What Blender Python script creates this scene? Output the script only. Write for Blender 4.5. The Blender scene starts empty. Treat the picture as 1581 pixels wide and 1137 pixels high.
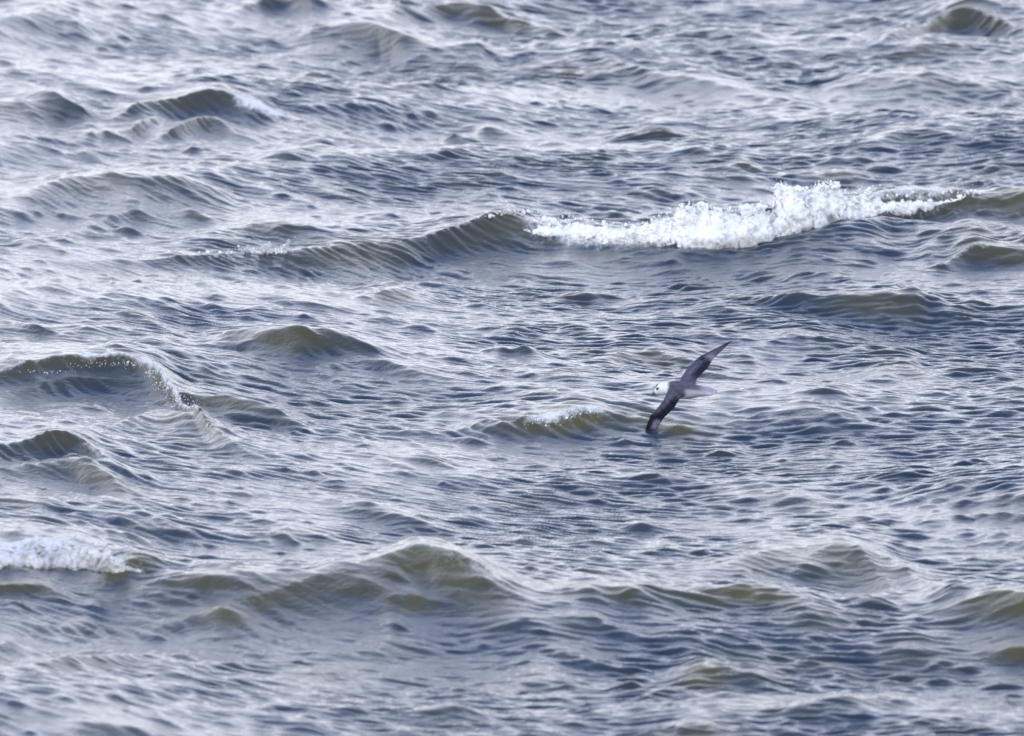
import bpy, math, random
import numpy as np
from mathutils import Vector, kdtree

R = math.radians
SC = bpy.context.scene
COL = SC.collection

# ------------------------------------------------------------------ camera
PITCH = R(8.0)
DIST = 100.0
CAM_H = DIST * math.sin(PITCH)
cam = bpy.data.cameras.new('camera')
cam.sensor_width = 36.0
cam.lens = 450.0
cam.clip_start = 1.0
cam.clip_end = 20000.0
cam.dof.use_dof = True
cam.dof.focus_distance = 99.5
cam.dof.aperture_fstop = 450.0 / 145.0
cam_o = bpy.data.objects.new('camera', cam)
COL.objects.link(cam_o)
cam_o.location = (0, 0, CAM_H)
cam_o.rotation_euler = (R(90) - PITCH, 0, 0)
SC.camera = cam_o

# ------------------------------------------------------------------ sky
SUN_EL, SUN_AZ = R(48), R(205)          # behind the camera, a little to the left
w = bpy.data.worlds.new('World')
SC.world = w
w.use_nodes = True
nt = w.node_tree
nt.nodes.clear()
N = nt.nodes.new
L = nt.links.new
out = N('ShaderNodeOutputWorld')
sky = N('ShaderNodeTexSky')
sky.sky_type = 'NISHITA'
sky.sun_disc = False
sky.sun_elevation = SUN_EL
sky.sun_rotation = SUN_AZ
bg1 = N('ShaderNodeBackground'); bg1.inputs[1].default_value = 0.06
L(sky.outputs[0], bg1.inputs[0])
tc = N('ShaderNodeTexCoord')
sep = N('ShaderNodeSeparateXYZ'); L(tc.outputs['Generated'], sep.inputs[0])
ramp = N('ShaderNodeValToRGB')
L(sep.outputs[2], ramp.inputs[0])
cr = ramp.color_ramp
cr.elements[0].position = 0.0; cr.elements[0].color = (0.93, 0.96, 1.02, 1)
cr.elements[1].position = 1.0; cr.elements[1].color = (0.17, 0.23, 0.40, 1)
for p, c in ((0.20, (0.95, 0.98, 1.08, 1)), (0.42, (0.82, 0.89, 1.14, 1)), (0.62, (0.22, 0.32, 0.58, 1))):
    e = cr.elements.new(p); e.color = c
# broken cloud: a soft noise over the dome
mp = N('ShaderNodeMapping'); mp.inputs['Scale'].default_value = (1.6, 1.6, 5.0)
L(tc.outputs['Generated'], mp.inputs[0])
no = N('ShaderNodeTexNoise'); no.inputs['Scale'].default_value = 2.2; no.inputs['Detail'].default_value = 5
L(mp.outputs[0], no.inputs[0])
mr = N('ShaderNodeMapRange')
mr.inputs[1].default_value = 0.3; mr.inputs[2].default_value = 0.7
mr.inputs[3].default_value = 0.75; mr.inputs[4].default_value = 1.2
L(no.outputs[0], mr.inputs[0])
bg2 = N('ShaderNodeBackground')
L(ramp.outputs[0], bg2.inputs[0])
mul = N('ShaderNodeMath'); mul.operation = 'MULTIPLY'; mul.inputs[1].default_value = 2.5
L(mr.outputs[0], mul.inputs[0]); L(mul.outputs[0], bg2.inputs[1])
mixs = N('ShaderNodeMixShader'); mixs.inputs[0].default_value = 0.85
L(bg1.outputs[0], mixs.inputs[1]); L(bg2.outputs[0], mixs.inputs[2])
L(mixs.outputs[0], out.inputs[0])

sun = bpy.data.lights.new('sun', 'SUN')
sun.energy = 0.9
sun.angle = R(12)
sun.color = (1.0, 0.96, 0.9)
sun_o = bpy.data.objects.new('sun', sun)
COL.objects.link(sun_o)
sd = Vector((math.sin(SUN_AZ) * math.cos(SUN_EL), math.cos(SUN_AZ) * math.cos(SUN_EL), math.sin(SUN_EL)))
sun_o.rotation_euler = sd.to_track_quat('Z', 'Y').to_euler()
sun_o.location = sd * 60

SC.view_settings.view_transform = 'Standard'
SC.view_settings.look = 'None'
SC.view_settings.exposure = 0.0
SC.view_settings.gamma = 1.0

# ------------------------------------------------------------------ helpers
F_PX = 790.5 / math.tan(math.atan(18.0 / 450.0))
cP, sP = math.cos(PITCH), math.sin(PITCH)


def ray(px, py):
    a = (px - 790.5) / F_PX
    b = (568.5 - py) / F_PX
    return np.array([a, cP + b * sP, -sP + b * cP])


def at(px, py, z=0.0):
    """point of the place seen at that spot of the photograph, at height z"""
    d = ray(px, py)
    t = (z - CAM_H) / d[2]
    return np.array([d[0] * t, d[1] * t, z])


def tag(o, label=None, cat=None, group=None, kind=None):
    if label: o['label'] = label
    if cat: o['category'] = cat
    if group: o['group'] = group
    if kind: o['kind'] = kind
    return o


def mesh_obj(name, verts, quads, mat, parent=None, attrs=None, smooth=True):
    """verts (n,3), quads (m,4) or (m,3) index arrays"""
    me = bpy.data.meshes.new(name)
    verts = np.ascontiguousarray(verts, np.float32)
    quads = np.ascontiguousarray(quads, np.int32)
    k = quads.shape[1]
    me.vertices.add(len(verts)); me.vertices.foreach_set('co', verts.ravel())
    me.loops.add(quads.size); me.loops.foreach_set('vertex_index', quads.ravel())
    me.polygons.add(len(quads))
    me.polygons.foreach_set('loop_start', np.arange(0, quads.size, k, dtype=np.int32))
    me.polygons.foreach_set('use_smooth', np.full(len(quads), smooth))
    me.update(calc_edges=True)
    for an, av in (attrs or {}).items():
        if av.ndim == 1:
            a = me.attributes.new(an, 'FLOAT', 'POINT')
            a.data.foreach_set('value', np.ascontiguousarray(av, np.float32))
        else:
            a = me.attributes.new(an, 'FLOAT_COLOR', 'POINT')
            a.data.foreach_set('color', np.ascontiguousarray(av, np.float32).ravel())
    me.materials.append(mat)
    o = bpy.data.objects.new(name, me)
    COL.objects.link(o)
    if parent: o.parent = parent
    return o


def grid_quads(ny, nx):
    i = np.arange((ny - 1) * (nx - 1), dtype=np.int32)
    r, c = i // (nx - 1), i % (nx - 1)
    a = r * nx + c
    return np.stack([a, a + 1, a + nx + 1, a + nx], 1)


def spec_tile(n, Lm, lmin, lmax, slope, wind, spread, seed, power=-4.0, chop=True):
    """periodic random sea patch: height plus horizontal chop, with a given rms slope"""
    rg = np.random.default_rng(seed)
    k1 = 2 * np.pi * np.fft.fftfreq(n, Lm / n)
    ky, kx = np.meshgrid(k1, k1, indexing='ij')
    k = np.hypot(kx, ky); k[0, 0] = 1e-6
    amp = k ** (power / 2)
    lo, hi = 2 * np.pi / lmax, 2 * np.pi / lmin
    amp *= (1 / (1 + (lo / k) ** 8)) * np.exp(-(k / hi) ** 4)
    ct = (kx * math.cos(wind) + ky * math.sin(wind)) / k
    amp *= spread + (1 - spread) * np.abs(ct) ** 1.6
    amp[0, 0] = 0
    H = amp * (rg.normal(size=(n, n)) + 1j * rg.normal(size=(n, n)))
    sx = np.fft.ifft2(1j * kx * H).real; sy = np.fft.ifft2(1j * ky * H).real
    s = slope / math.sqrt((sx ** 2 + sy ** 2).mean())
    h = np.fft.ifft2(H).real * s
    dx = np.fft.ifft2(-1j * kx / k * H).real * s
    dy = np.fft.ifft2(-1j * ky / k * H).real * s
    return (Lm, n, h.astype(np.float32), dx.astype(np.float32), dy.astype(np.float32))


def samp(tile, arr, x, y):
    """bilinear periodic sample at broadcastable x, y (metres)"""
    Lm, n = tile[0], tile[1]
    u = (x / Lm % 1.0) * n; v = (y / Lm % 1.0) * n
    i = np.floor(u).astype(np.int64); j = np.floor(v).astype(np.int64)
    fu = (u - i).astype(np.float32); fv = (v - j).astype(np.float32)
    i %= n; j %= n; i1 = (i + 1) % n; j1 = (j + 1) % n
    return ((arr[j, i] * (1 - fu) + arr[j, i1] * fu) * (1 - fv) + (arr[j1, i] * (1 - fu) + arr[j1, i1] * fu) * fv)


def noise_tile(n, Lm, lmin, lmax, seed, power=-3.0):
    t = spec_tile(n, Lm, lmin, lmax, 1.0, 0, 1.0, seed, power)
    a = t[2] / t[2].std()
    return (Lm, n, a)


# ------------------------------------------------------------------ materials
def new_mat(name):
    m = bpy.data.materials.new(name)
    m.use_nodes = True
    m.node_tree.nodes.clear()
    return m, m.node_tree.nodes.new, m.node_tree.links.new


def water_material():
    m, N, L = new_mat('sea_water')
    out = N('ShaderNodeOutputMaterial')
    p = N('ShaderNodeBsdfPrincipled')
    p.inputs['IOR'].default_value = 1.333
    p.inputs['Roughness'].default_value = 0.05
    tc = N('ShaderNodeTexCoord')
    crest_glow = N('ShaderNodeAttribute'); crest_glow.attribute_name = 'crest_glow'
    foam = N('ShaderNodeAttribute'); foam.attribute_name = 'foam'
    n1 = N('ShaderNodeTexNoise'); n1.inputs['Scale'].default_value = 1.1; n1.inputs['Detail'].default_value = 3
    L(tc.outputs['Object'], n1.inputs[0])
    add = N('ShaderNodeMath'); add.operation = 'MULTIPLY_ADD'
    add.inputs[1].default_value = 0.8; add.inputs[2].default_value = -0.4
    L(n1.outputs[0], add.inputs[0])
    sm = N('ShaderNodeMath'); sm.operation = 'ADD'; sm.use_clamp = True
    L(add.outputs[0], sm.inputs[0]); L(crest_glow.outputs['Fac'], sm.inputs[1])
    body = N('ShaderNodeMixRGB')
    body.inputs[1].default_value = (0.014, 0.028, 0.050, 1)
    body.inputs[2].default_value = (0.086, 0.074, 0.024, 1)  # olive of light passing through thin crests, painted into the base colour
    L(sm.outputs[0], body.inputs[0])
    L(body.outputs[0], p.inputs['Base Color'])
    # capillary ripples
    mp = N('ShaderNodeMapping'); mp.inputs['Scale'].default_value = (0.5, 0.7, 1.0)
    L(tc.outputs['Object'], mp.inputs[0])
    b1 = N('ShaderNodeTexNoise'); b1.inputs['Scale'].default_value = 28; b1.inputs['Detail'].default_value = 4
    b1.inputs['Roughness'].default_value = 0.7
    L(mp.outputs[0], b1.inputs[0])
    bump = N('ShaderNodeBump'); bump.inputs['Strength'].default_value = 1.0
    bump.inputs['Distance'].default_value = 0.0085
    L(b1.outputs[0], bump.inputs['Height'])
    L(bump.outputs[0], p.inputs['Normal'])
    # foam lace
    fo = N('ShaderNodeBsdfPrincipled')
    fo.inputs['Base Color'].default_value = (0.78, 0.77, 0.73, 1)
    fo.inputs['Roughness'].default_value = 0.7
    f1 = N('ShaderNodeTexNoise'); f1.inputs['Scale'].default_value = 14; f1.inputs['Detail'].default_value = 6
    f1.inputs['Roughness'].default_value = 0.75
    mp2 = N('ShaderNodeMapping'); mp2.inputs['Scale'].default_value = (1.0, 0.5, 1.0)
    L(tc.outputs['Object'], mp2.inputs[0]); L(mp2.outputs[0], f1.inputs[0])
    fb = N('ShaderNodeBump'); fb.inputs['Distance'].default_value = 0.03; fb.inputs['Strength'].default_value = 1
    L(f1.outputs[0], fb.inputs['Height']); L(fb.outputs[0], fo.inputs['Normal'])
    inv = N('ShaderNodeMath'); inv.operation = 'ADD'
    L(foam.outputs['Fac'], inv.inputs[0]); L(f1.outputs[0], inv.inputs[1])
    rr = N('ShaderNodeMapRange'); rr.interpolation_type = 'SMOOTHSTEP'
    rr.inputs[1].default_value = 0.80; rr.inputs[2].default_value = 1.22
    L(inv.outputs[0], rr.inputs[0])
    gate = N('ShaderNodeMath'); gate.operation = 'MULTIPLY'
    g2 = N('ShaderNodeMath'); g2.operation = 'GREATER_THAN'; g2.inputs[1].default_value = 0.02
    L(foam.outputs['Fac'], g2.inputs[0]); L(rr.outputs[0], gate.inputs[0]); L(g2.outputs[0], gate.inputs[1])
    mx = N('ShaderNodeMixShader')
    L(gate.outputs[0], mx.inputs[0]); L(p.outputs[0], mx.inputs[1]); L(fo.outputs[0], mx.inputs[2])
    L(mx.outputs[0], out.inputs[0])
    return m


def foam_material(name='white_foam', c1=(0.78, 0.78, 0.73, 1), c2=(0.95, 0.93, 0.89, 1)):
    m, N, L = new_mat(name)
    out = N('ShaderNodeOutputMaterial')
    p = N('ShaderNodeBsdfPrincipled')
    p.inputs['Roughness'].default_value = 0.55
    p.inputs['IOR'].default_value = 1.33
    p.inputs['Subsurface Weight'].default_value = 0.6
    p.inputs['Subsurface Radius'].default_value = (1, 1, 1)
    p.inputs['Subsurface Scale'].default_value = 0.02
    tc = N('ShaderNodeTexCoord')
    n = N('ShaderNodeTexNoise'); n.inputs['Scale'].default_value = 7; n.inputs['Detail'].default_value = 5
    L(tc.outputs['Object'], n.inputs[0])
    r = N('ShaderNodeValToRGB'); L(n.outputs[0], r.inputs[0])
    r.color_ramp.elements[0].position = 0.35; r.color_ramp.elements[0].color = c1
    r.color_ramp.elements[1].position = 0.55; r.color_ramp.elements[1].color = c2
    L(r.outputs[0], p.inputs['Base Color'])
    ca = N('ShaderNodeAttribute'); ca.attribute_name = 'cover'
    cn = N('ShaderNodeTexNoise'); cn.inputs['Scale'].default_value = 30; cn.inputs['Detail'].default_value = 4
    L(tc.outputs['Object'], cn.inputs[0])
    ad = N('ShaderNodeMath'); ad.operation = 'ADD'
    L(ca.outputs['Fac'], ad.inputs[0]); L(cn.outputs[0], ad.inputs[1])
    al = N('ShaderNodeMapRange'); al.interpolation_type = 'SMOOTHSTEP'
    al.inputs[1].default_value = 0.62; al.inputs[2].default_value = 1.05
    L(ad.outputs[0], al.inputs[0]); L(al.outputs[0], p.inputs['Alpha'])
    b = N('ShaderNodeTexNoise'); b.inputs['Scale'].default_value = 45; b.inputs['Detail'].default_value = 4
    L(tc.outputs['Object'], b.inputs[0])
    bm = N('ShaderNodeBump'); bm.inputs['Distance'].default_value = 0.006
    L(b.outputs[0], bm.inputs['Height']); L(bm.outputs[0], p.inputs['Normal'])
    L(p.outputs[0], out.inputs[0])
    return m


def plain_material(name, col, rough=0.4, spec=0.5):
    m, N, L = new_mat(name)
    out = N('ShaderNodeOutputMaterial')
    p = N('ShaderNodeBsdfPrincipled')
    p.inputs['Roughness'].default_value = rough
    tc = N('ShaderNodeTexCoord')
    n = N('ShaderNodeTexNoise'); n.inputs['Scale'].default_value = 60
    L(tc.outputs['Object'], n.inputs[0])
    mx = N('ShaderNodeMixRGB'); mx.inputs[1].default_value = tuple(0.8 * c for c in col) + (1,)
    mx.inputs[2].default_value = tuple(col) + (1,)
    L(n.outputs[0], mx.inputs[0]); L(mx.outputs[0], p.inputs['Base Color'])
    L(p.outputs[0], out.inputs[0])
    return m


M_WATER = water_material()
M_FOAM = foam_material()

# ------------------------------------------------------------------ the sea
def axis(lo, hi, step, far_lo, far_hi):
    a = list(np.arange(lo, hi + step / 2, step))
    s = step; v = a[-1]
    while v < far_hi:
        s *= 1.13; v += s; a.append(v)
    s = step; v = a[0]; b = []
    while v > far_lo:
        s *= 1.13; v -= s; b.append(v)
    return np.array(b[::-1] + a)

X = axis(-6.3, 6.3, 0.0155, -4000, 4000)
Y = axis(80.0, 129.0, 0.0155, -2500, 9000)
nx, ny = len(X), len(Y)
XX, YY = np.meshgrid(X, Y)
fade_x = 1 / (1 + (np.maximum(np.abs(XX) - 7.0, 0) / 6.0) ** 2)
fade_y = 1 / (1 + (np.maximum(np.maximum(78 - YY, YY - 132), 0) / 10.0) ** 2)
fade = (fade_x * fade_y).astype(np.float32)
fade_lo = (1 / (1 + (np.maximum(np.hypot(XX, YY - 100) - 60, 0) / 400.0) ** 2)).astype(np.float32)

T_LOW = spec_tile(512, 53.0, 2.4, 9.0, 0.062, R(78), 0.15, 11)
T_MID = spec_tile(1024, 19.3, 0.50, 1.8, 0.040, R(80), 0.25, 23, -4.0)
T_HI = spec_tile(2048, 13.7, 0.065, 0.21, 0.25, R(86), 0.12, 37, -3.5)
T_WARP = noise_tile(256, 37.0, 3.0, 9.0, 15)
T_MOD = noise_tile(512, 41.0, 1.2, 6.0, 5)
T_WIG = noise_tile(512, 23.0, 0.8, 4.0, 8)

base = samp(T_LOW, T_LOW[2], XX, YY) * fade_lo
Z = base.astype(np.float32).copy()
CREST_GLOW = np.zeros_like(Z)  # mask for the painted olive glow of light through crests
FOAM = np.zeros_like(Z)
CALM = np.zeros_like(Z)


def base_at(x, y):
    return float(samp(T_LOW, T_LOW[2], np.array([x]), np.array([y]))[0])


def crest_pt(px, py, h):
    z = h
    for _ in range(12):
        p = at(px, py, z)
        z = 0.5 * z + 0.5 * (h + base_at(p[0], p[1]))
    return at(px, py, z)


def smooth_interp(x, xs, ys):
    """monotone smooth interpolation (cosine-eased between the points, then averaged)"""
    n = 9
    acc = 0
    wdt = (xs[-1] - xs[0]) / len(xs) * 0.35
    for k in range(n):
        acc = acc + np.interp(x + wdt * (k - n // 2) / (n // 2), xs, ys)
    return acc / n


CRESTS = {}


def ridge(pts, wf, wb, crest_glow=1.0, trough=0.25, calm=0.6, foam=None, wig=0.10, name=None, reach=5.0, sc=0.7):
    """a wave crest along pts = (px, py, height): steep face to the viewer, long back.
    foam = (amount, from, to) along the crest as a fraction"""
    pts = [(a, b, h * sc) for a, b, h in pts]
    wf *= 0.22 + 0.7 * sc
    if crest_glow >= 0.7 and name is None: wf *= 0.78
    P = np.array([crest_pt(a, b, h) for a, b, h in pts])
    Hs = np.array([p[2] for p in pts], float)
    xs, ys = P[:, 0], P[:, 1]
    o = np.argsort(xs); xs, ys, Hs = xs[o], ys[o], Hs[o]
    end = max(0.25, 0.18 * (xs[-1] - xs[0]))
    i0, i1 = np.searchsorted(X, xs[0] - end), np.searchsorted(X, xs[-1] + end)
    xv = X[i0:i1]
    yc = smooth_interp(xv, xs, ys)
    hc = smooth_interp(xv, xs, Hs)
    hc = hc * np.clip(1 - np.maximum(xs[0] - xv, xv - xs[-1]).clip(0) / end, 0, 1) ** 1.5
    yc = yc + wig * samp(T_WIG, T_WIG[2], xv, yc)
    hc = hc * (1 + 0.12 * samp(T_WIG, T_WIG[2], xv * 1.7 + 3, yc))
    ylo, yhi = yc.min() - wf * reach, yc.max() + wb * reach
    j0, j1 = np.searchsorted(Y, ylo), np.searchsorted(Y, yhi)
    s = Y[j0:j1, None] - yc[None, :]
    # the face width wanders along the crest
    k = (1 + 0.25 * samp(T_WIG, T_WIG[2], xv * 1.3 + 7, yc + 5))[None, :].clip(0.5, 1.6)
    f = (-s / (wf * k)).clip(0)
    b = (s / wb).clip(0)
    pf = np.exp(-np.power(f, 1.35)) - trough * f * f * np.exp(-f * f / 3.0) * 0.6
    pb = np.exp(-np.power(b, 1.15))
    prof = np.where(s < 0, pf, pb)
    Z[j0:j1, i0:i1] += (prof * hc[None, :]).astype(np.float32)
    env = np.where(s < 0, np.exp(-(f / 1.3) ** 4), np.exp(-(b / 0.35) ** 2)) * (hc / max(Hs.max(), 1e-3))[None, :].clip(0, 1)
    CREST_GLOW[j0:j1, i0:i1] = np.maximum(CREST_GLOW[j0:j1, i0:i1], crest_glow * env)
    CALM[j0:j1, i0:i1] = np.maximum(CALM[j0:j1, i0:i1], calm * env)
    for fm in (foam or []):
        amt, a, c = fm[0], fm[1], fm[2]
        ff = fm[3] if len(fm) > 3 else 0.5
        fb = fm[4] if len(fm) > 4 else 0.25
        xa, xc = at(a, 568, 0)[0], at(c, 568, 0)[0]
        m = 0.5 * (np.tanh((xv - xa) / 0.08) - np.tanh((xv - xc) / 0.08))
        e2 = np.where(s < 0, np.exp(-(f / ff) ** 2), np.exp(-(s / fb) ** 2)) * m[None, :]
        FOAM[j0:j1, i0:i1] = np.maximum(FOAM[j0:j1, i0:i1], amt * e2)
    if name: CRESTS[name] = (xv, yc, hc)


# the waves one can point at in the photograph, far to near
ridge([(0, 30, .10), (60, 18, .16), (120, 40, .10)], .7, 1.5, .5)
ridge([(-30, 160, .14), (60, 150, .22), (130, 168, .14)], .8, 1.6, .5, sc=.85)
ridge([(380, 8, .10), (440, -4, .16), (480, 14, .1)], .5, 1.2, .7)
ridge([(480, 50, .14), (560, 38, .26), (640, 52, .25), (740, 72, .14)], .9, 1.6, .55, sc=.95)
ridge([(600, 25, .08), (700, 8, .16), (760, 20, .17), (850, 44, .1)], .6, 1.4, .7)
ridge([(1370, 62, .08), (1430, 40, .15), (1486, 10, .26), (1530, 22, .2), (1581, 40, .1)], .5, 1.5, .7, foam=[(.8, 1468, 1500, .5, .2)])
ridge([(1380, 88, .05), (1440, 70, .12), (1490, 72, .08)], .35, 1.0, .7)
ridge([(1290, 130, .10), (1370, 112, .18), (1480, 122, .16), (1560, 140, .08)], 1.0, 1.5, .3, sc=.9)
ridge([(1030, 60, .05), (1100, 48, .10), (1160, 66, .06)], .5, 1.3, .3)
ridge([(180, 182, .06), (225, 158, .16), (280, 148, .22), (345, 146, .22), (400, 168, .12)], .45, 1.3, .8,
      foam=[(.75, 285, 385, .9, .2)])
ridge([(140, 212, .05), (210, 202, .08), (240, 190, .08)], .35, .9, .6)
ridge([(250, 210, .06), (315, 180, .20), (360, 196, .12), (395, 212, .05)], .45, 1.1, .9, foam=[(.3, 300, 350, .3, .1)])
ridge([(430, 235, .04), (500, 222, .12), (540, 245, .05)], .5, 1.0, .4)
ridge([(700, 215, .05), (760, 198, .11), (840, 220, .05)], .55, 1.2, .3)
ridge([(1120, 262, .03), (1148, 248, .10), (1176, 264, .03)], .3, .8, .8)
ridge([(1255, 276, .04), (1290, 266, .09), (1322, 272, .05)], .28, .8, .8)
ridge([(800, 100, .06), (900, 92, .12), (1080, 124, .16), (1200, 150, .06)], .9, 1.3, .3, sc=.85)
ridge([(1350, 225, .05), (1400, 190, .09), (1470, 215, .05)], .7, 1.3, .3)
ridge([(50, 296, .06), (130, 276, .17), (200, 280, .16), (320, 306, .08)], .8, 1.3, .35, sc=.85)
ridge([(220, 308, .04), (270, 294, .11), (340, 300, .07)], .35, .9, .5)
ridge([(330, 370, .05), (400, 354, .13), (450, 358, .12), (500, 380, .04)], .5, 1.2, .6)
ridge([(120, 350, .04), (205, 328, .10), (260, 345, .05)], .6, 1.1, .3)
# the long crest that breaks
ridge([(200, 404, .05), (320, 394, .10), (400, 392, .12), (480, 392, .16), (560, 374, .20), (640, 364, .24), (700, 347, .30),
       (780, 329, .32), (850, 352, .18), (1000, 366, .12), (1120, 366, .12), (1200, 354, .13), (1300, 332, .17),
       (1400, 306, .30), (1500, 300, .28), (1600, 297, .26)], .50, 2.0, .95, trough=.35, wig=.05, name='breaker',
      foam=[(.5, 375, 450, .3, .2), (.35, 470, 640, .12, .10), (.34, 690, 800, .35, .25), (.50, 795, 880, 1.1, .15), (.85, 860, 1340, 1.5, .25), (.50, 1330, 1540, .9, .4), (.33, 800, 1560, 2.8, 1.0)])
# water rising in front of the foam on the right
ridge([(1150, 396, .06), (1220, 372, .16), (1300, 346, .24), (1370, 334, .24), (1440, 345, .16), (1500, 360, .10)], .9, 1.0, .2, calm=.1)
ridge([(1430, 385, .08), (1490, 350, .16), (1530, 344, .14), (1581, 370, .08)], .6, 1.0, .6)
ridge([(1450, 410, .06), (1500, 382, .16), (1560, 378, .17), (1620, 384, .12)], .5, 1.2, .8, foam=[(.42, 1475, 1581, .5, .2)])
ridge([(870, 392, .04), (930, 378, .08), (1040, 388, .10), (1120, 398, .06)], .7, .8, .15)
ridge([(690, 400, .04), (770, 388, .10), (840, 402, .04)], .6, 1.0, .2)
ridge([(560, 458, .05), (612, 443, .13), (660, 458, .05)], .4, .9, .5)
ridge([(1100, 470, .05), (1200, 462, .12), (1300, 444, .25), (1350, 448, .23), (1415, 466, .12)], .50, 1.5, 1.0, calm=.85)
ridge([(1020, 486, .04), (1100, 474, .09), (1140, 486, .05)], .45, .9, .3)
ridge([(1370, 470, .03), (1400, 430, .05), (1450, 478, .04)], .5, .9, .3)
ridge([(350, 524, .08), (400, 513, .20), (460, 513, .24), (520, 520, .18), (580, 545, .06)], .48, 1.3, 1.0, calm=.9, wig=.04)
ridge([(500, 560, .04), (560, 556, .06), (640, 575, .08), (700, 588, .04)], .35, .9, .3)
ridge([(100, 520, .04), (180, 508, .10), (260, 524, .05)], .6, 1.1, .3)
ridge([(920, 555, .04), (960, 541, .12), (1020, 542, .12), (1070, 556, .05)], .5, 1.1, .5)
ridge([(760, 545, .03), (790, 536, .06), (830, 550, .03)], .3, .7, .4)
ridge([(1130, 545, .03), (1230, 520, .09), (1330, 540, .04)], .7, 1.1, .2)
ridge([(1330, 575, .04), (1400, 562, .10), (1450, 580, .04)], .5, 1.0, .5)
# left crest with its lace of foam, running down to the right
ridge([(-60, 590, .12), (0, 580, .16), (100, 570, .19), (170, 559, .23), (215, 563, .24), (250, 588, .24), (285, 628, .22),
       (320, 665, .17), (380, 700, .08)], .26, 1.2, .6, wig=.03, trough=.0, sc=.5, calm=.3, name='left',
      foam=[(.46, -20, 150, .4, .12), (.60, 110, 250, .35, .14), (.68, 205, 325, .5, .22), (.36, 120, 330, 1.6, .4), (.34, 300, 420, 1.2, .4)])
ridge([(-60, 612, .05), (60, 600, .08), (150, 592, .09), (250, 606, .05)], .35, .7, .3)
ridge([(285, 628, .10), (330, 618, .20), (420, 632, .16), (470, 655, .05)], .35, .9, .8, foam=[(.5, 300, 400, .18, .06)])
ridge([(180, 655, .05), (250, 626, .18), (290, 640, .16), (340, 680, .06)], .7, .8, .3)
ridge([(-40, 700, .10), (30, 685, .14), (85, 668, .22), (120, 680, .14), (170, 715, .06)], .45, 1.0, .9, foam=[(.45, 95, 125, .4, .1)])
ridge([(-40, 722, .10), (40, 706, .14), (110, 700, .16), (160, 716, .16), (190, 750, .06)], .45, .7, .9)
ridge([(-60, 780, .06), (0, 765, .10), (60, 790, .04)], .4, .8, .5)
ridge([(640, 668, .03), (700, 662, .05), (740, 656, .04)], .3, .6, .5)
ridge([(740, 660, .06), (780, 648, .14), (830, 640, .18), (880, 632, .20), (920, 634, .16), (960, 655, .05)], .42, 1.2, .95,
      foam=[(.72, 808, 880, .7, .1), (.62, 865, 935, .5, .15), (.35, 780, 940, 1.4, .3)])
ridge([(960, 650, .03), (1000, 651, .05), (1060, 661, .04)], .3, .8, 1.0, wig=.02)
ridge([(1180, 640, .03), (1240, 625, .08), (1300, 645, .04)], .5, 1.0, .2)
ridge([(860, 740, .03), (940, 727, .08), (1020, 738, .03)], .5, .9, .2)
ridge([(1200, 716, .04), (1280, 702, .10), (1370, 716, .04)], .6, 1.1, .3)
ridge([(1110, 768, .03), (1180, 757, .08), (1270, 764, .05)], .5, .9, .3)
ridge([(1490, 775, .05), (1560, 765, .10), (1620, 768, .08)], .6, 1.0, .3)
ridge([(1380, 815, .04), (1450, 800, .09), (1520, 815, .04)], .6, 1.0, .2)
ridge([(370, 825, .03), (450, 814, .08), (540, 836, .04)], .5, 1.0, .3)
# near waves
ridge([(-60, 860, .16), (0, 842, .22), (60, 826, .28), (130, 826, .28), (190, 850, .20), (240, 880, .08)], .6, 1.2, .4,
      name='near_left', foam=[(.62, -60, 190, 1.8, .4), (.42, 150, 290, 1.3, .4)])
ridge([(165, 890, .05), (210, 880, .10), (250, 886, .05)], .25, .6, .9)
ridge([(220, 915, .06), (300, 902, .10), (380, 892, .15), (450, 888, .13), (540, 878, .16), (600, 858, .26), (645, 842, .32), (690, 850, .33),
       (730, 870, .26), (775, 903, .18), (820, 935, .08)], .72, 1.3, .85, sc=.76, calm=.4, foam=[(.55, 625, 695, .2, .14), (.42, 690, 790, .6, .25)], name='near_crest')
ridge([(580, 885, .05), (650, 872, .10), (730, 892, .06)], .4, .7, 1.0, calm=.6, sc=.7)
ridge([(390, 925, .06), (450, 908, .07), (510, 898, .08), (570, 910, .06), (610, 930, .05)], .45, .6, .7, calm=.3)
ridge([(600, 935, .04), (640, 922, .12), (690, 945, .04)], .4, .6, .7)
ridge([(240, 965, .04), (300, 945, .08), (345, 938, .14), (385, 955, .07)], .4, .7, .8)
ridge([(220, 915, .03), (300, 908, .09), (370, 920, .04)], .35, .7, .7)
ridge([(-40, 918, .08), (10, 910, .10), (60, 905, .08), (100, 925, .03)], .35, .8, .7)
ridge([(-40, 1010, .08), (10, 995, .13), (60, 1010, .06)], .5, .9, .5)
ridge([(70, 1022, .06), (150, 1012, .12), (220, 1006, .14), (280, 1030, .05)], .45, .9, .6)
ridge([(870, 918, .05), (920, 908, .13), (960, 910, .14), (1010, 932, .05)], .45, 1.0, 1.0)
ridge([(1000, 920, .06), (1060, 914, .10), (1150, 904, .17), (1200, 915, .12), (1250, 938, .05)], .5, 1.0, 1.0)
ridge([(1100, 885, .05), (1170, 858, .13), (1235, 846, .17), (1300, 850, .17), (1380, 868, .14), (1480, 925, .05)], .62, 1.3, .55, wig=.04)
ridge([(1230, 882, .04), (1290, 866, .09), (1340, 880, .07), (1400, 915, .04)], .6, .7, .7)
ridge([(1190, 950, .04), (1260, 942, .10), (1340, 955, .04)], .5, .7, .5)
ridge([(1440, 950, .05), (1500, 934, .14), (1545, 922, .20), (1600, 930, .18)], .55, 1.1, .8)
ridge([(1040, 1046, .05), (1080, 1026, .16), (1110, 1034, .12), (1140, 1055, .04)], .45, .8, .8)
ridge([(1330, 1012, .05), (1400, 1002, .12), (1470, 1018, .05)], .45, .8, .6)
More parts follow.
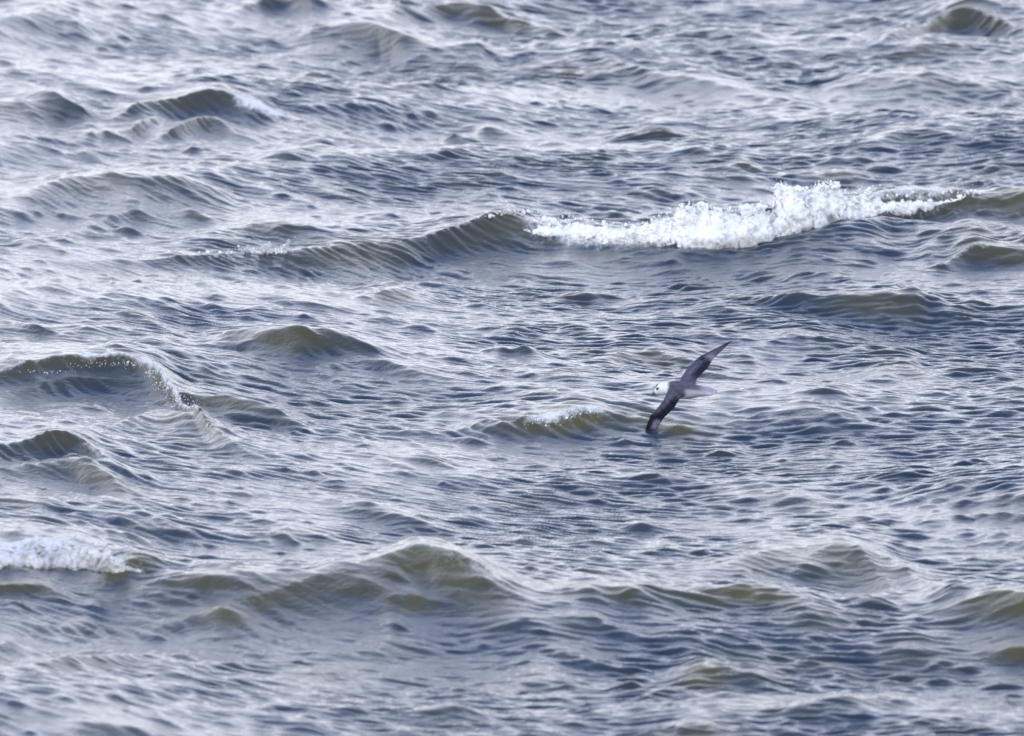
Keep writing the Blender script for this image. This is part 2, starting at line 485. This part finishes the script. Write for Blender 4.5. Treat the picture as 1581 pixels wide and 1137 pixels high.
ridge([(1520, 1010, .05), (1581, 1002, .12), (1640, 1004, .1)], .35, .8, .8)
ridge([(880, 970, .04), (920, 962, .08), (950, 980, .03)], .35, .7, .7)
ridge([(750, 1060, .04), (830, 1045, .10), (900, 1062, .04)], .6, 1.0, .3)
ridge([(550, 1000, .03), (600, 985, .10), (660, 1005, .04)], .5, .9, .4)
ridge([(440, 1040, .03), (500, 1028, .08), (560, 1050, .03)], .5, .9, .4)
ridge([(1000, 1130, .04), (1080, 1118, .10), (1150, 1132, .04)], .5, .9, .5)
ridge([(90, 1125, .04), (160, 1112, .10), (230, 1130, .04)], .5, .9, .5)

# small peaked wavelets scattered everywhere
rg = np.random.default_rng(77)
NW = 9000
for q in range(NW):
    yw = 80 + 49 * rg.random()
    xw = rg.uniform(-6.2, 6.2)
    Lw = float(np.exp(rg.normal(math.log(0.12), 0.55)))
    hw = Lw * rg.uniform(.04, .13)
    wf, wb = Lw * rg.uniform(.22, .45), Lw * rg.uniform(.6, 1.3)
    tilt = rg.normal(-0.5 + 0.2 * xw, 0.4)
    i0, i1 = np.searchsorted(X, xw - 1.3 * Lw), np.searchsorted(X, xw + 1.3 * Lw)
    dxv = X[i0:i1] - xw
    yc = yw + tilt * dxv + rg.uniform(-.5, .5) * dxv ** 2 / Lw
    j0, j1 = np.searchsorted(Y, yc.min() - 4 * wf), np.searchsorted(Y, yc.max() + 3 * wb)
    s = Y[j0:j1, None] - yc[None, :]
    hx = hw * np.exp(-(dxv / (0.55 * Lw)) ** 2)
    prof = np.where(s < 0, np.exp(-np.power((-s / wf).clip(0), 1.3)), np.exp(-np.power((s / wb).clip(0), 1.2)))
    Z[j0:j1, i0:i1] += (prof * hx[None, :]).astype(np.float32)
    CREST_GLOW[j0:j1, i0:i1] = np.maximum(CREST_GLOW[j0:j1, i0:i1], (0.35 * prof * (hx / 0.04)[None, :].clip(0, 1)))  # weaker painted through-light on the wavelets

mod = np.exp(0.42 * samp(T_MOD, T_MOD[2], XX, YY)).clip(.4, 1.3)
amid = fade * (1 - 0.35 * CALM)
CREST_GLOW *= (1.0 + 0.25 * samp(T_WIG, T_WIG[2], XX * .8, YY * .5)).clip(.2, 1.15)
XC = np.clip(XX, -8, 8)
WARP = 0.30 * samp(T_WARP, T_WARP[2], XX, YY) + 0.50 * XC - 0.12 * XC ** 2
WY = YY + WARP
WX = XX * 0.52
MY = YY + 0.6 * WARP
gx = np.gradient(WARP, X, axis=1); gy = 1 + np.gradient(WARP, Y, axis=0)
squeeze = ((gx ** 2 + gy ** 2 + 0.15) ** -0.33).clip(.35, 0.95).astype(np.float32)
del gx, gy
ahi = fade * squeeze * mod * (1 - 0.6 * CALM)
mid = samp(T_MID, T_MID[2], XX, MY); hi = samp(T_HI, T_HI[2], WX, WY)
Z += mid * amid + hi * ahi
DX = samp(T_MID, T_MID[3], XX, MY) * amid + samp(T_HI, T_HI[3], WX, WY) * ahi
DY = samp(T_MID, T_MID[4], XX, MY) * amid + samp(T_HI, T_HI[4], WX, WY) * ahi
CH = 0.88
V = np.stack([XX + CH * DX, YY + CH * DY, Z], -1).reshape(-1, 3)
sea = mesh_obj('sea', V, grid_quads(ny, nx), M_WATER, attrs={'crest_glow': CREST_GLOW.ravel(), 'foam': FOAM.ravel()})
tag(sea, 'choppy grey blue sea with olive wave faces', 'sea', kind='structure')


def sea_z(x, y):
    i = int(np.clip(np.searchsorted(X, x), 1, nx - 1)); j = int(np.clip(np.searchsorted(Y, y), 1, ny - 1))
    return float(Z[j, i])


# ------------------------------------------------------------------ white water
ICO = None


def ico():
    global ICO
    if ICO is None:
        import bmesh
        bm = bmesh.new(); bmesh.ops.create_icosphere(bm, subdivisions=1, radius=1.0)
        ICO = (np.array([v.co[:] for v in bm.verts]), np.array([[v.index for v in f.verts] for f in bm.faces]))
        bm.free()
    return ICO


def drops(centres, radii, stretch=None):
    v, f = ico()
    n = len(centres)
    sc = np.asarray(radii)[:, None, None] * (np.ones((n, 1, 3)) if stretch is None else stretch[:, None, :])
    V = (v[None] * sc + np.asarray(centres)[:, None, :]).reshape(-1, 3)
    Fq = (f[None] + (np.arange(n) * len(v))[:, None, None]).reshape(-1, 3)
    return V, Fq


def join(parts):
    V, Fq, o = [], [], 0
    for v, f in parts:
        if f.shape[1] == 4:
            f = np.concatenate([f[:, [0, 1, 2]], f[:, [0, 2, 3]]])
        V.append(v); Fq.append(f + o); o += len(v)
    return np.concatenate(V), np.concatenate(Fq)


T_B1 = noise_tile(512, 5.0, .10, .6, 61, -3)
T_B0 = noise_tile(512, 6.0, .3, 1.2, 60, -3)
T_B2 = noise_tile(512, 2.3, .02, .14, 62, -2.6)


def foam_roll(top, bot, depth, nu, nv, seed, rough=1.0):
    """a tumbling roll of white water between two outlines, a closed rounded body that lies on the wave face"""
    rgl = np.random.default_rng(seed)
    t = np.linspace(0, 1, nu)
    px = top[0][0] + (top[-1][0] - top[0][0]) * t
    ty = np.interp(px, [p[0] for p in top], [p[1] for p in top])
    by = np.interp(px, [p[0] for p in bot], [p[1] for p in bot])
    jag = samp(T_B1, T_B1[2], px * 0.012 + seed, 0 * px) * 2.0 + samp(T_B2, T_B2[2], px * 0.008, 0 * px + seed) * 1.6
    ty = ty - jag * rough
    by = by + (samp(T_B1, T_B1[2], px * 0.01 + 9, 0 * px + 3) * 1.6 + samp(T_B2, T_B2[2], px * 0.006, 0 * px + 1) * 1.0) * rough
    ty = np.minimum(ty, by - 0.6)
    foot = np.array([crest_pt(a, b, -0.0) for a, b in zip(px, by)])
    # foot of the roll stands on the water where the lower outline meets it
    fy = []
    for a, b in zip(px, by):
        d = ray(a, b); best = None
        for tt in np.linspace(80, 118, 700):
            p = np.array([0, 0, CAM_H]) + d * tt
            if p[2] <= sea_z(p[0], p[1]) + 0.005:
                best = p; break
        fy.append(best if best is not None else at(a, b, 0.1))
    foot = np.array(fy)
    ker = np.ones(31) / 31
    pad = np.pad(foot[:, 1], 15, mode='edge'); foot[:, 1] = np.convolve(pad, ker, 'valid')
    V = np.zeros((nu, nv, 3))
    ph = np.linspace(-0.15, 1.0, nv)
    for i in range(nu):
        d = ray(px[i], ty[i])
        # the height reached at the depth of the roll's top
        yt = foot[i, 1] + depth * 0.55
        tt = yt / d[1]
        zt = CAM_H + d[2] * tt
        d0 = ray(px[i], by[i]); zb = CAM_H + d0[2] * foot[i, 1] / d0[1]
        h = max(zt - zb, 0.02)
        a = ph * math.pi
        yy = foot[i, 1] + depth * (0.5 - 0.5 * np.cos(a.clip(0, 9))) * (0.15 + 0.85 * min(h / 0.25, 1))
        zz = zb + h * np.sin(a.clip(-.4, math.pi)) ** np.where(a > 0, 0.75, 1.0) if False else zb + np.where(a > 0, h * np.abs(np.sin(a)) ** 0.7, a * 0.16)
        yy = yy - 0.12 * min(h / .15, 1)
        V[i, :, 0] = d[0] * (yy / d[1])
        V[i, :, 1] = yy
        V[i, :, 2] = zz
    sx, sz = V[..., 0], V[..., 2] + V[..., 1] * 0.5
    n1 = samp(T_B1, T_B1[2], sx, sz); n2 = samp(T_B2, T_B2[2], sx, sz)
    n0 = samp(T_B0, T_B0[2], sx, sz * 1.4)
    thin = np.clip((by - ty) / 25.0, .25, 1)[:, None]
    bil = (0.030 * n0 + 0.010 * (1 - np.abs(n1)) + 0.006 * (1 - np.abs(n2))) * thin
    V[..., 1] -= bil * rough * 1.3
    V[..., 2] += bil * rough * 0.35 * np.sin(ph.clip(0, 1) * math.pi)[None, :]
    V[..., 0] += 0.012 * n2 * rough
    q = grid_quads(nu, nv)
    fi = np.arange(nu)[:, None]
    cov = np.minimum(np.minimum(fi, nu - 1 - fi) / 70.0, (ph + .15)[None, :] / .30).clip(0, 1)
    return V.reshape(-1, 3), q, V, cov.ravel()


def spray(px0, px1, topf, y_at, n, seed, hmax, rmin=.002, rmax=.006, up=1.0):
    rgl = np.random.default_rng(seed)
    px = rgl.uniform(px0, px1, n)
    h = -np.log(1 - rgl.random(n) * .97) * hmax * .4
    c = []
    for a, hh in zip(px, h):
        d = ray(a, topf(a) - hh)
        yy = y_at + rgl.normal(0, .08)
        c.append(np.array([0, 0, CAM_H]) + d * (yy / d[1]))
    r = rgl.uniform(rmin, rmax, n) * np.exp(rgl.normal(0, .5, n)) * (1 - .4 * (h / (h.max() + 1e-6)))
    st = np.stack([np.ones(n), np.ones(n), rgl.uniform(.8, 1.8, n)], 1)
    return drops(np.array(c), r, st)


def clump(px, py, yy, n, sx, sz, rmin, rmax, seed):
    rgl = np.random.default_rng(seed)
    a = px + rgl.normal(0, sx, n); b = py + rgl.normal(0, sz, n)
    c = []
    for i in range(n):
        d = ray(a[i], b[i]); q = yy + rgl.normal(0, .04)
        c.append(np.array([0, 0, CAM_H]) + d * (q / d[1]))
    return drops(np.array(c), rgl.uniform(rmin, rmax, n) * np.exp(rgl.normal(-.15, .45, n)))


TOP = [(800, 350), (822, 344), (845, 340), (880, 338), (920, 343), (960, 349), (1000, 345), (1022, 335), (1040, 330), (1050, 318),
       (1065, 322), (1080, 316), (1096, 322), (1110, 326), (1140, 325), (1160, 322), (1180, 320), (1193, 322), (1196, 290),
       (1210, 287), (1228, 293), (1250, 296), (1262, 290), (1268, 285), (1292, 285), (1300, 300), (1315, 301),
       (1330, 296), (1345, 303), (1380, 303), (1420, 306), (1460, 303), (1490, 297), (1506, 300)]
BOT = [(800, 354), (822, 360), (880, 364), (940, 368), (1000, 372), (1040, 374), (1100, 378), (1140, 378), (1180, 370), (1220, 360),
       (1260, 349), (1300, 340), (1340, 332), (1380, 326), (1420, 319), (1460, 312), (1490, 304), (1506, 303)]
tv, tq, VV, cv = foam_roll(TOP, BOT, .75, 1150, 80, 4)
ytop = float(np.median(VV[:, 40, 1]))
topf = lambda a: float(np.interp(a, [p[0] for p in TOP], [p[1] for p in TOP]))
parts = [(tv, tq)]
ycol = lambda a: float(np.interp(a, np.linspace(800, 1506, VV.shape[0]), VV[:, 36, 1]))
for k, (a, b, n, s, hm) in enumerate(((830, 1000, 45, 1, 8), (1000, 1190, 150, 2, 9), (1190, 1330, 200, 3, 9), (1320, 1506, 110, 4, 16))):
    parts.append(spray(a, b, topf, ycol((a + b) / 2), n, 100 + k, hm))
for k, (a, b, n, sx, sz) in enumerate(((1203, 291, 26, 5, 3), (1270, 290, 26, 4, 3), (1288, 289, 26, 5, 3), (1055, 321, 22, 4, 3),
                                       (1083, 319, 22, 4, 3), (1336, 298, 16, 4, 3), (1175, 321, 14, 4, 3), (845, 342, 18, 4, 3), (1498, 298, 18, 6, 2),
                                       (1155, 323, 12, 5, 2), (1235, 296, 20, 8, 3), (875, 340, 16, 8, 2))):
    parts.append(clump(a, b, ycol(a), n, sx, sz, .006, .017, 200 + k))
v, f = join(parts)
o = mesh_obj('breaking_foam', v, f, M_FOAM, attrs={'cover': np.r_[cv, np.ones(len(v) - len(cv))]})
tag(o, 'bright white foam tumbling along the long breaking crest behind the bird', 'foam', kind='stuff')

# low roll of foam lower left
TOP2 = [(-60, 868), (-20, 852), (20, 846), (60, 836), (100, 832), (135, 836), (165, 846), (190, 862), (235, 884)]
BOT2 = [(-60, 876), (-20, 872), (20, 870), (60, 872), (100, 872), (135, 874), (165, 878), (190, 882), (235, 887)]


tv, tq, VV, cv = foam_roll(TOP2, BOT2, .5, 420, 50, 14, .8)
yc2 = lambda a: float(np.interp(a, np.linspace(-60, 235, VV.shape[0]), VV[:, 22, 1]))
topf2 = lambda a: float(np.interp(a, [p[0] for p in TOP2], [p[1] for p in TOP2]))
M_FROTH = foam_material('grey_froth', (.40, .41, .38, 1), (.66, .65, .62, 1))
v, f = join([(tv, tq), spray(-40, 210, topf2, yc2(80), 160, 31, 8)])
o = mesh_obj('breaking_foam', v, f, M_FROTH, attrs={'cover': np.r_[cv * .95, np.ones(len(v) - len(cv))]})
tag(o, 'soft greyish froth spilling off the near wave at the left edge', 'foam', kind='stuff')


def foot_on_sea(px, py, t0, t1):
    d = ray(px, py)
    for tt in np.linspace(t0, t1, 300):
        p = np.array([0, 0, CAM_H]) + d * tt
        if p[2] <= sea_z(p[0], p[1]) + 0.004:
            return p
    return np.array([0, 0, CAM_H]) + d * t1


def splash(name, spots, jets, label, t0=92, t1=118, rmin=.004, rmax=.011):
    """thrown-up drops and small jets standing on the water: spots = (px, py, n, spread x, spread y), jets = (px, base py, top px, top py)"""
    parts = []
    rgl = np.random.default_rng(len(label))
    for i, (a, b, n, sx, sz) in enumerate(spots):
        p = foot_on_sea(a, b + sz * 1.5, t0, t1)
        parts.append(clump(a, b, p[1] - .03, n, sx, sz, rmin, rmax, 300 + i + len(label)))
    for a, b, a2, b2 in jets:
        p = foot_on_sea(a, b, t0, t1)
        n = 26
        c, r = [], []
        for k in range(n):
            u = k / (n - 1)
            d = ray(a + (a2 - a) * u ** 1.2 + rgl.normal(0, .35), b + (b2 - b) * u)
            c.append(np.array([0, 0, CAM_H]) + d * ((p[1] - .05) / d[1]))
            r.append(.024 * (1 - u) ** .8 + .008)
        parts.append(drops(np.array(c), np.array(r)))
    v, f = join(parts)
    o = mesh_obj(name, v, f, M_FOAM, attrs={'cover': np.ones(len(v))})
    tag(o, label, 'splash', kind='stuff')
    return o


splash('splash', [(412, 388, 40, 14, 2), (372, 384, 8, 6, 4), (440, 384, 14, 4, 4), (345, 391, 14, 14, 1.5), (413, 368, 1, .1, .1), (455, 366, 1, .1, .1), (425, 390, 30, 18, 1)],
       [(404, 390, 409, 378), (414, 390, 416, 374), (440, 388, 446, 371), (382, 388, 383, 380)],
       'small splash of white drops left of the olive crest')
splash('splash', [(785, 326, 26, 6, 3), (760, 331, 10, 8, 2), (740, 335, 8, 8, 2), (782, 312, 2, 2, 1), (800, 327, 24, 14, 2.2)],
       [(779, 330, 776, 320), (787, 330, 790, 319)],
       'white drops flicked up at the left end of the breaking crest')
splash('splash', [(170, 562, 60, 22, 2.5), (210, 563, 90, 20, 3), (238, 580, 110, 10, 5), (258, 598, 120, 8, 7), (275, 618, 110, 8, 9), (300, 620, 30, 16, 3), (120, 565, 40, 22, 2), (60, 574, 30, 26, 2)],
       [], 'glistening drops along the curling crest at the left edge', rmin=.0015, rmax=.0045)
splash('splash', [(830, 648, 60, 12, 4), (868, 644, 60, 12, 4), (905, 636, 50, 12, 3)], [],
       'drops of foam on the little olive wave left of the wingtip', rmin=.0015, rmax=.0045)

# ------------------------------------------------------------------ the fulmar
PXM = 8.0 / 1581 * 0.974
BP = ray(1055, 603)
WT = foot_on_sea(1004, 667, 90, 110)
B_Y = WT[1] + 0.24
BC = np.array([0, 0, CAM_H]) + BP * (B_Y / BP[1])


def loc(px, py, y):
    """bird-local point: photo spot and depth y away from the body centre"""
    x = (px - 1055) * PXM; u = (603 - py) * PXM
    return np.array([x, y, (u - y * sP) / cP])


LAT = np.array([0, .74, .67]); DOR = np.array([0, -.67, .74])
GREY = (.098, .094, .130); PALE = (.33, .32, .37); WHITE = (.80, .80, .76); DARK = (.008, .006, .013); MIDD = (.06, .055, .085)


def mixc(a, b, t):
    t = min(max(t, 0), 1); return tuple(a[i] * (1 - t) + b[i] * t for i in range(3))


def sst(a, b, x):
    t = min(max((x - a) / (b - a), 0), 1); return t * t * (3 - 2 * t)


src_parts, cloud = [], []
# body: rings along the axis: px, py, radius across, radius dorsal, depth
RG = [(1010.5, 605.5, 2.2, 2.2, .020), (1012.5, 604.3, 5.0, 4.8, .020), (1016, 602.6, 7.6, 7.4, .020), (1021, 601.0, 9.6, 9.2, .018), (1027, 600.6, 10.3, 10.0, .014),
      (1033, 600.8, 11.0, 11.0, .008), (1040, 601.2, 13.0, 12.6, .0), (1050, 602.2, 14.5, 13.8, .0), (1060, 603.2, 14.0, 13.0, .0), (1069, 603.8, 12.0, 11.0, .0),
      (1078, 604.2, 9.8, 8.6, .004), (1087, 604.4, 8.6, 5.8, .008), (1095, 604.4, 8.4, 3.4, .012), (1102, 604.8, 5.0, 2.0, .014), (1107, 605.0, 2.0, 1.0, .015)]
ns = 28
rings = []
for px, py, rl, rd, yy in RG:
    c = loc(px, py, yy)
    rings.append([c + PXM * (rl * math.cos(a) * LAT + rd * math.sin(a) * DOR) for a in [2 * math.pi * k / ns for k in range(ns)]])
RV = np.array(rings)
# refine along the axis
tt = np.linspace(0, len(RG) - 1, 70)
RV2 = np.zeros((70, ns, 3))
for a in range(ns):
    for c in range(3):
        pts = RV[:, a, c]
        i = np.clip(tt.astype(int), 0, len(RG) - 2); f = tt - i
        p0 = pts[np.clip(i - 1, 0, None)]; p1 = pts[i]; p2 = pts[i + 1]; p3 = pts[np.clip(i + 2, None, len(RG) - 1)]
        RV2[:, a, c] = .5 * (2 * p1 + (p2 - p0) * f + (2 * p0 - 5 * p1 + 4 * p2 - p3) * f ** 2 + (3 * p1 - p0 - 3 * p2 + p3) * f ** 3)
verts = [tuple(v) for v in RV2.reshape(-1, 3)]
faces = []
for i in range(69):
    for k in range(ns):
        faces.append((i * ns + k, i * ns + (k + 1) % ns, (i + 1) * ns + (k + 1) % ns, (i + 1) * ns + k))
faces.append(tuple(range(ns))[::-1]); faces.append(tuple(69 * ns + k for k in range(ns)))
for i in range(70):
    px = np.interp(tt[i], range(len(RG)), [r[0] for r in RG])
    for k in range(ns):
        a = 2 * math.pi * k / ns
        dors = math.sin(a)
        if px < 1031: col = WHITE
        else:
            up = mixc(GREY, PALE, sst(1072, 1092, px))
            up = mixc(WHITE, up, sst(1030, 1037, px + 2 * math.sin(a)))
            col = mixc(WHITE, up, sst(-.25, .15, dors))
            if px > 1054: col = mixc(col, (.47, .44, .47), sst(.35, .7, -math.cos(a)) * sst(1054, 1062, px))
            if dors < -.75: col = mixc(col, (.62, .50, .34), .5)  # belly line: brownish shadow and colour fringe painted into the plumage colour
        cloud.append((RV2[i, k], col, 0))


def wing(lead, trail, depthf, thick, colf):
    global verts, faces
    n = 64; m = 26
    L_ = np.array(lead, float); T_ = np.array(trail, float)
    s = np.linspace(0, 1, n)
    def res(P):
        d = np.r_[0, np.cumsum(np.hypot(*np.diff(P, axis=0).T))]; d /= d[-1]
        return np.stack([np.interp(s, d, P[:, 0]), np.interp(s, d, P[:, 1])], 1)
    A, B = res(L_), res(T_)
    ker = np.array([1, 2, 3, 2, 1]) / 9
    for P in (A, B):
        for c in (0, 1):
            P[:, c] = np.convolve(np.pad(P[:, c], 2, mode='edge'), ker, 'valid')
    off = len(verts)
    for i in range(n):
        cs = [.5 - .5 * math.cos(math.pi * k / (m - 1)) for k in range(m)]
        ringpts = []
        for side in (1, -1):
            for q, c in enumerate(cs if side == 1 else cs[::-1][1:-1]):
                p = A[i] * (1 - c) + B[i] * c
                y = depthf(s[i], c, p)
                b = loc(p[0], p[1], y)
                th = (thick[0] * (1 - s[i]) + thick[1] * s[i]) * (1.15 * math.sqrt(max(c, 0)) * (1 - c) * 1.6 + .18)
                cam_ = .25 * math.sin(math.pi * c) * thick[0] * (1 - .6 * s[i])
                P3 = b + DOR * (side * th * .5 + cam_)
                ringpts.append(P3)
                fe = 1 + .30 * math.sin(c * 31 + 5 * math.sin(s[i] * 4)) * sst(.3, .5, s[i]) + .3 * math.sin(s[i] * 43 + c * 9) * math.sin(s[i] * 17 - c * 21)
                fe *= .82; fe *= 1 + .45 * math.exp(-((c - .38) / .2) ** 2 - ((s[i] - .26) / .14) ** 2)
                cloud.append((P3, tuple(q * fe for q in colf(s[i], c, side)), side))
        verts += [tuple(v) for v in ringpts]
    rn = 2 * m - 2
    for i in range(n - 1):
        for k in range(rn):
            faces.append((off + i * rn + k, off + i * rn + (k + 1) % rn, off + (i + 1) * rn + (k + 1) % rn, off + (i + 1) * rn + k))
    faces.append(tuple(off + k for k in range(rn))[::-1]); faces.append(tuple(off + (n - 1) * rn + k for k in range(rn)))


def far_col(s, c, side):
    if side < 0: return mixc(WHITE, MIDD, .6 if c > .85 or c < .12 else .15)
    col = mixc(GREY, (.085, .08, .12), sst(.0, .4, s))
    col = mixc(col, DARK, .8 * sst(.42, .72, c) * sst(.12, .25, s) * (1 - sst(.56, .62, s)))      # dark secondaries
    if s > .46 and c < .5: col = mixc(col, DARK, .75 * sst(.46, .50, s) * (1 - sst(.50, .58, s)))     # dark bar at the bend
    if s > .5: col = mixc(col, (.11, .10, .14), sst(.52, .6, s))
    col = mixc(col, (.27, .25, .31), .9 * math.exp(-((s - .60) / .055) ** 2) * sst(.2, .6, c))     # pale inner primaries
    col = mixc(col, DARK, .8 * sst(.55, .7, s) * (1 - sst(.10, .28, c)))
    col = mixc(col, DARK, .9 * sst(.76, .97, s))
    return mixc(col, DARK, .22 * (.5 + .5 * math.sin(c * 40 + s * 9)) * sst(.4, .6, s))


def near_col(s, c, side):
    if side < 0: return mixc(WHITE, MIDD, .6 if c > .85 or c < .12 else .15)
    col = mixc(GREY, (.07, .066, .10), sst(.2, .5, s))
    col = mixc(col, DARK, .9 * sst(.36, .68, c + .35 * (s - .3)) * sst(.16, .34, s))
    col = mixc(col, DARK, .92 * sst(.56, .66, s))
    col = mixc(col, (.20, .18, .23), .85 * sst(.68, .76, s) * (1 - sst(.84, .92, s)) * sst(.35, .6, c) * (1 - sst(.88, .97, c)))
    return col


far_lead = [(1047, 600), (1051.9, 583), (1063.6, 566.8), (1073, 557.5), (1082.8, 549.8), (1098.7, 542), (1113.7, 534.5), (1123, 530), (1130.6, 526.4)]
far_trail = [(1074, 604), (1074, 592), (1077, 584), (1088.6, 573.5), (1096, 564), (1101, 556), (1110.3, 546.8), (1120.4, 537.2), (1131.2, 527.4)]
near_lead = [(1036, 597), (1029.5, 607), (1026.4, 615), (1016.5, 629), (1006.5, 638.6), (1002, 647), (999, 654), (996.4, 662), (994.5, 671)]
near_trail = [(1064, 598), (1056, 609.5), (1048.8, 617), (1042.5, 628), (1034, 637), (1026.8, 643.7), (1020, 652), (1014, 662), (1008, 673)]
wing(far_lead, far_trail, lambda s, c, p: .85 * (600 - p[1]) * PXM + .03 * math.sin(math.pi * s), (.030, .007), far_col)
wing(near_lead, near_trail, lambda s, c, p: -.72 * (p[1] - 603) * PXM + .02 * math.sin(math.pi * s) - .015 - .045 * (1 - s / .35 if s < .35 else 0), (.034, .008), near_col)

me = bpy.data.meshes.new('tmp'); me.from_pydata(verts, [], faces); me.update()
tmp = bpy.data.objects.new('tmp', me); COL.objects.link(tmp)
md = tmp.modifiers.new('r', 'REMESH'); md.mode = 'VOXEL'; md.voxel_size = .0032
sm = tmp.modifiers.new('s', 'SMOOTH'); sm.factor = .5; sm.iterations = 2
dg = bpy.context.evaluated_depsgraph_get()
bm_ = bpy.data.meshes.new_from_object(tmp.evaluated_get(dg))
bpy.data.objects.remove(tmp)
kds = {}
for sgn in (1, -1):
    kd = kdtree.KDTree(len(cloud))
    for i, (p, c, sd_) in enumerate(cloud):
        if sd_ * sgn >= 0: kd.insert(Vector(p), i)
    kd.balance(); kds[sgn] = kd
nb = len(bm_.vertices)
cols = np.ones((nb, 4), np.float32)
for i, vv in enumerate(bm_.vertices):
    acc = np.zeros(3); wsum = 0
    for co, idx, d in kds[1 if vv.normal.dot(Vector(DOR)) > -.25 else -1].find_n(vv.co, 4):
        ww = 1 / (d + .001); acc += np.array(cloud[idx][1]) * ww; wsum += ww
    cols[i, :3] = acc / wsum
a = bm_.attributes.new('plumage', 'FLOAT_COLOR', 'POINT'); a.data.foreach_set('color', cols.ravel())
bm_.polygons.foreach_set('use_smooth', np.full(len(bm_.polygons), True))

mF, N, L = new_mat('plumage')
out = N('ShaderNodeOutputMaterial'); p = N('ShaderNodeBsdfPrincipled'); p.inputs['Roughness'].default_value = .8; p.inputs['Specular IOR Level'].default_value = .12
at_ = N('ShaderNodeAttribute'); at_.attribute_name = 'plumage'
tcn = N('ShaderNodeTexCoord'); nz = N('ShaderNodeTexNoise'); nz.inputs['Scale'].default_value = 70; nz.inputs['Detail'].default_value = 3
L(tcn.outputs['Object'], nz.inputs[0])
mrr = N('ShaderNodeMapRange'); mrr.inputs[1].default_value = .3; mrr.inputs[2].default_value = .7; mrr.inputs[3].default_value = .8; mrr.inputs[4].default_value = 1.15
L(nz.outputs[0], mrr.inputs[0])
vm = N('ShaderNodeVectorMath'); vm.operation = 'SCALE'
L(at_.outputs['Color'], vm.inputs[0]); L(mrr.outputs[0], vm.inputs['Scale']); L(vm.outputs[0], p.inputs['Base Color'])
bp = N('ShaderNodeBump'); bp.inputs['Distance'].default_value = .003; L(nz.outputs[0], bp.inputs['Height']); L(bp.outputs[0], p.inputs['Normal'])
L(p.outputs[0], out.inputs[0])
bm_.materials.clear(); bm_.materials.append(mF)

root = bpy.data.objects.new('seabird', None); COL.objects.link(root)
root.location = BC; root.empty_display_size = .2
tag(root, 'grey and white seabird banking over the waves with one wingtip touching the water', 'bird')
bm_.name = 'body'
bo = bpy.data.objects.new('body', bm_); COL.objects.link(bo); bo.parent = root


def ellipsoid(c, r, ax=None, n=16, m=10):
    v = []; f = []
    for i in range(m + 1):
        th = math.pi * i / m
        for k in range(n):
            ph = 2 * math.pi * k / n
            q = np.array([r[0] * math.sin(th) * math.cos(ph), r[1] * math.sin(th) * math.sin(ph), r[2] * math.cos(th)])
            v.append(c + q)
    for i in range(m):
        for k in range(n):
            f.append((i * n + k, (i + 1) * n + k, (i + 1) * n + (k + 1) % n, i * n + (k + 1) % n))
    return np.array(v), np.array(f)


M_EYE = plain_material('eye_black', (.008, .008, .01), .25)
M_BILL = plain_material('bill_horn', (.13, .13, .10), .35)
hc = loc(1015.6, 602.0, .020)
for sgn in (-1, 1):
    # eyes to either side of the head, seen from above its near side
    side = LAT * sgn
    c = hc + side * 7.0 * PXM + DOR * 1.5 * PXM
    if sgn < 0: c = loc(1015.1, 600.3, .020 - 7.4 * PXM)
    v, f = ellipsoid(c, (.0115, .009, .0100))
    mesh_obj('eye', v, f, M_EYE, root)
# bill: thick tube with a hooked tip
BL = [(1013.5, 605.2, 3.0), (1011, 606.6, 2.7), (1008.6, 608.0, 2.1), (1007.0, 609.4, 1.7), (1006.2, 611.2, 1.0), (1006.2, 612.2, .3)]
v = []; f = []
nb2 = 12
for px, py, r in BL:
    c = loc(px, py, .018)
    for k in range(nb2):
        a = 2 * math.pi * k / nb2
        v.append(c + PXM * r * (math.cos(a) * np.array([.35, .9, .2]) + math.sin(a) * np.array([-.5, 0, .86])))
for i in range(len(BL) - 1):
    for k in range(nb2):
        f.append((i * nb2 + k, i * nb2 + (k + 1) % nb2, (i + 1) * nb2 + (k + 1) % nb2, (i + 1) * nb2 + k))
mesh_obj('bill', np.array(v), np.array(f), M_BILL, root)
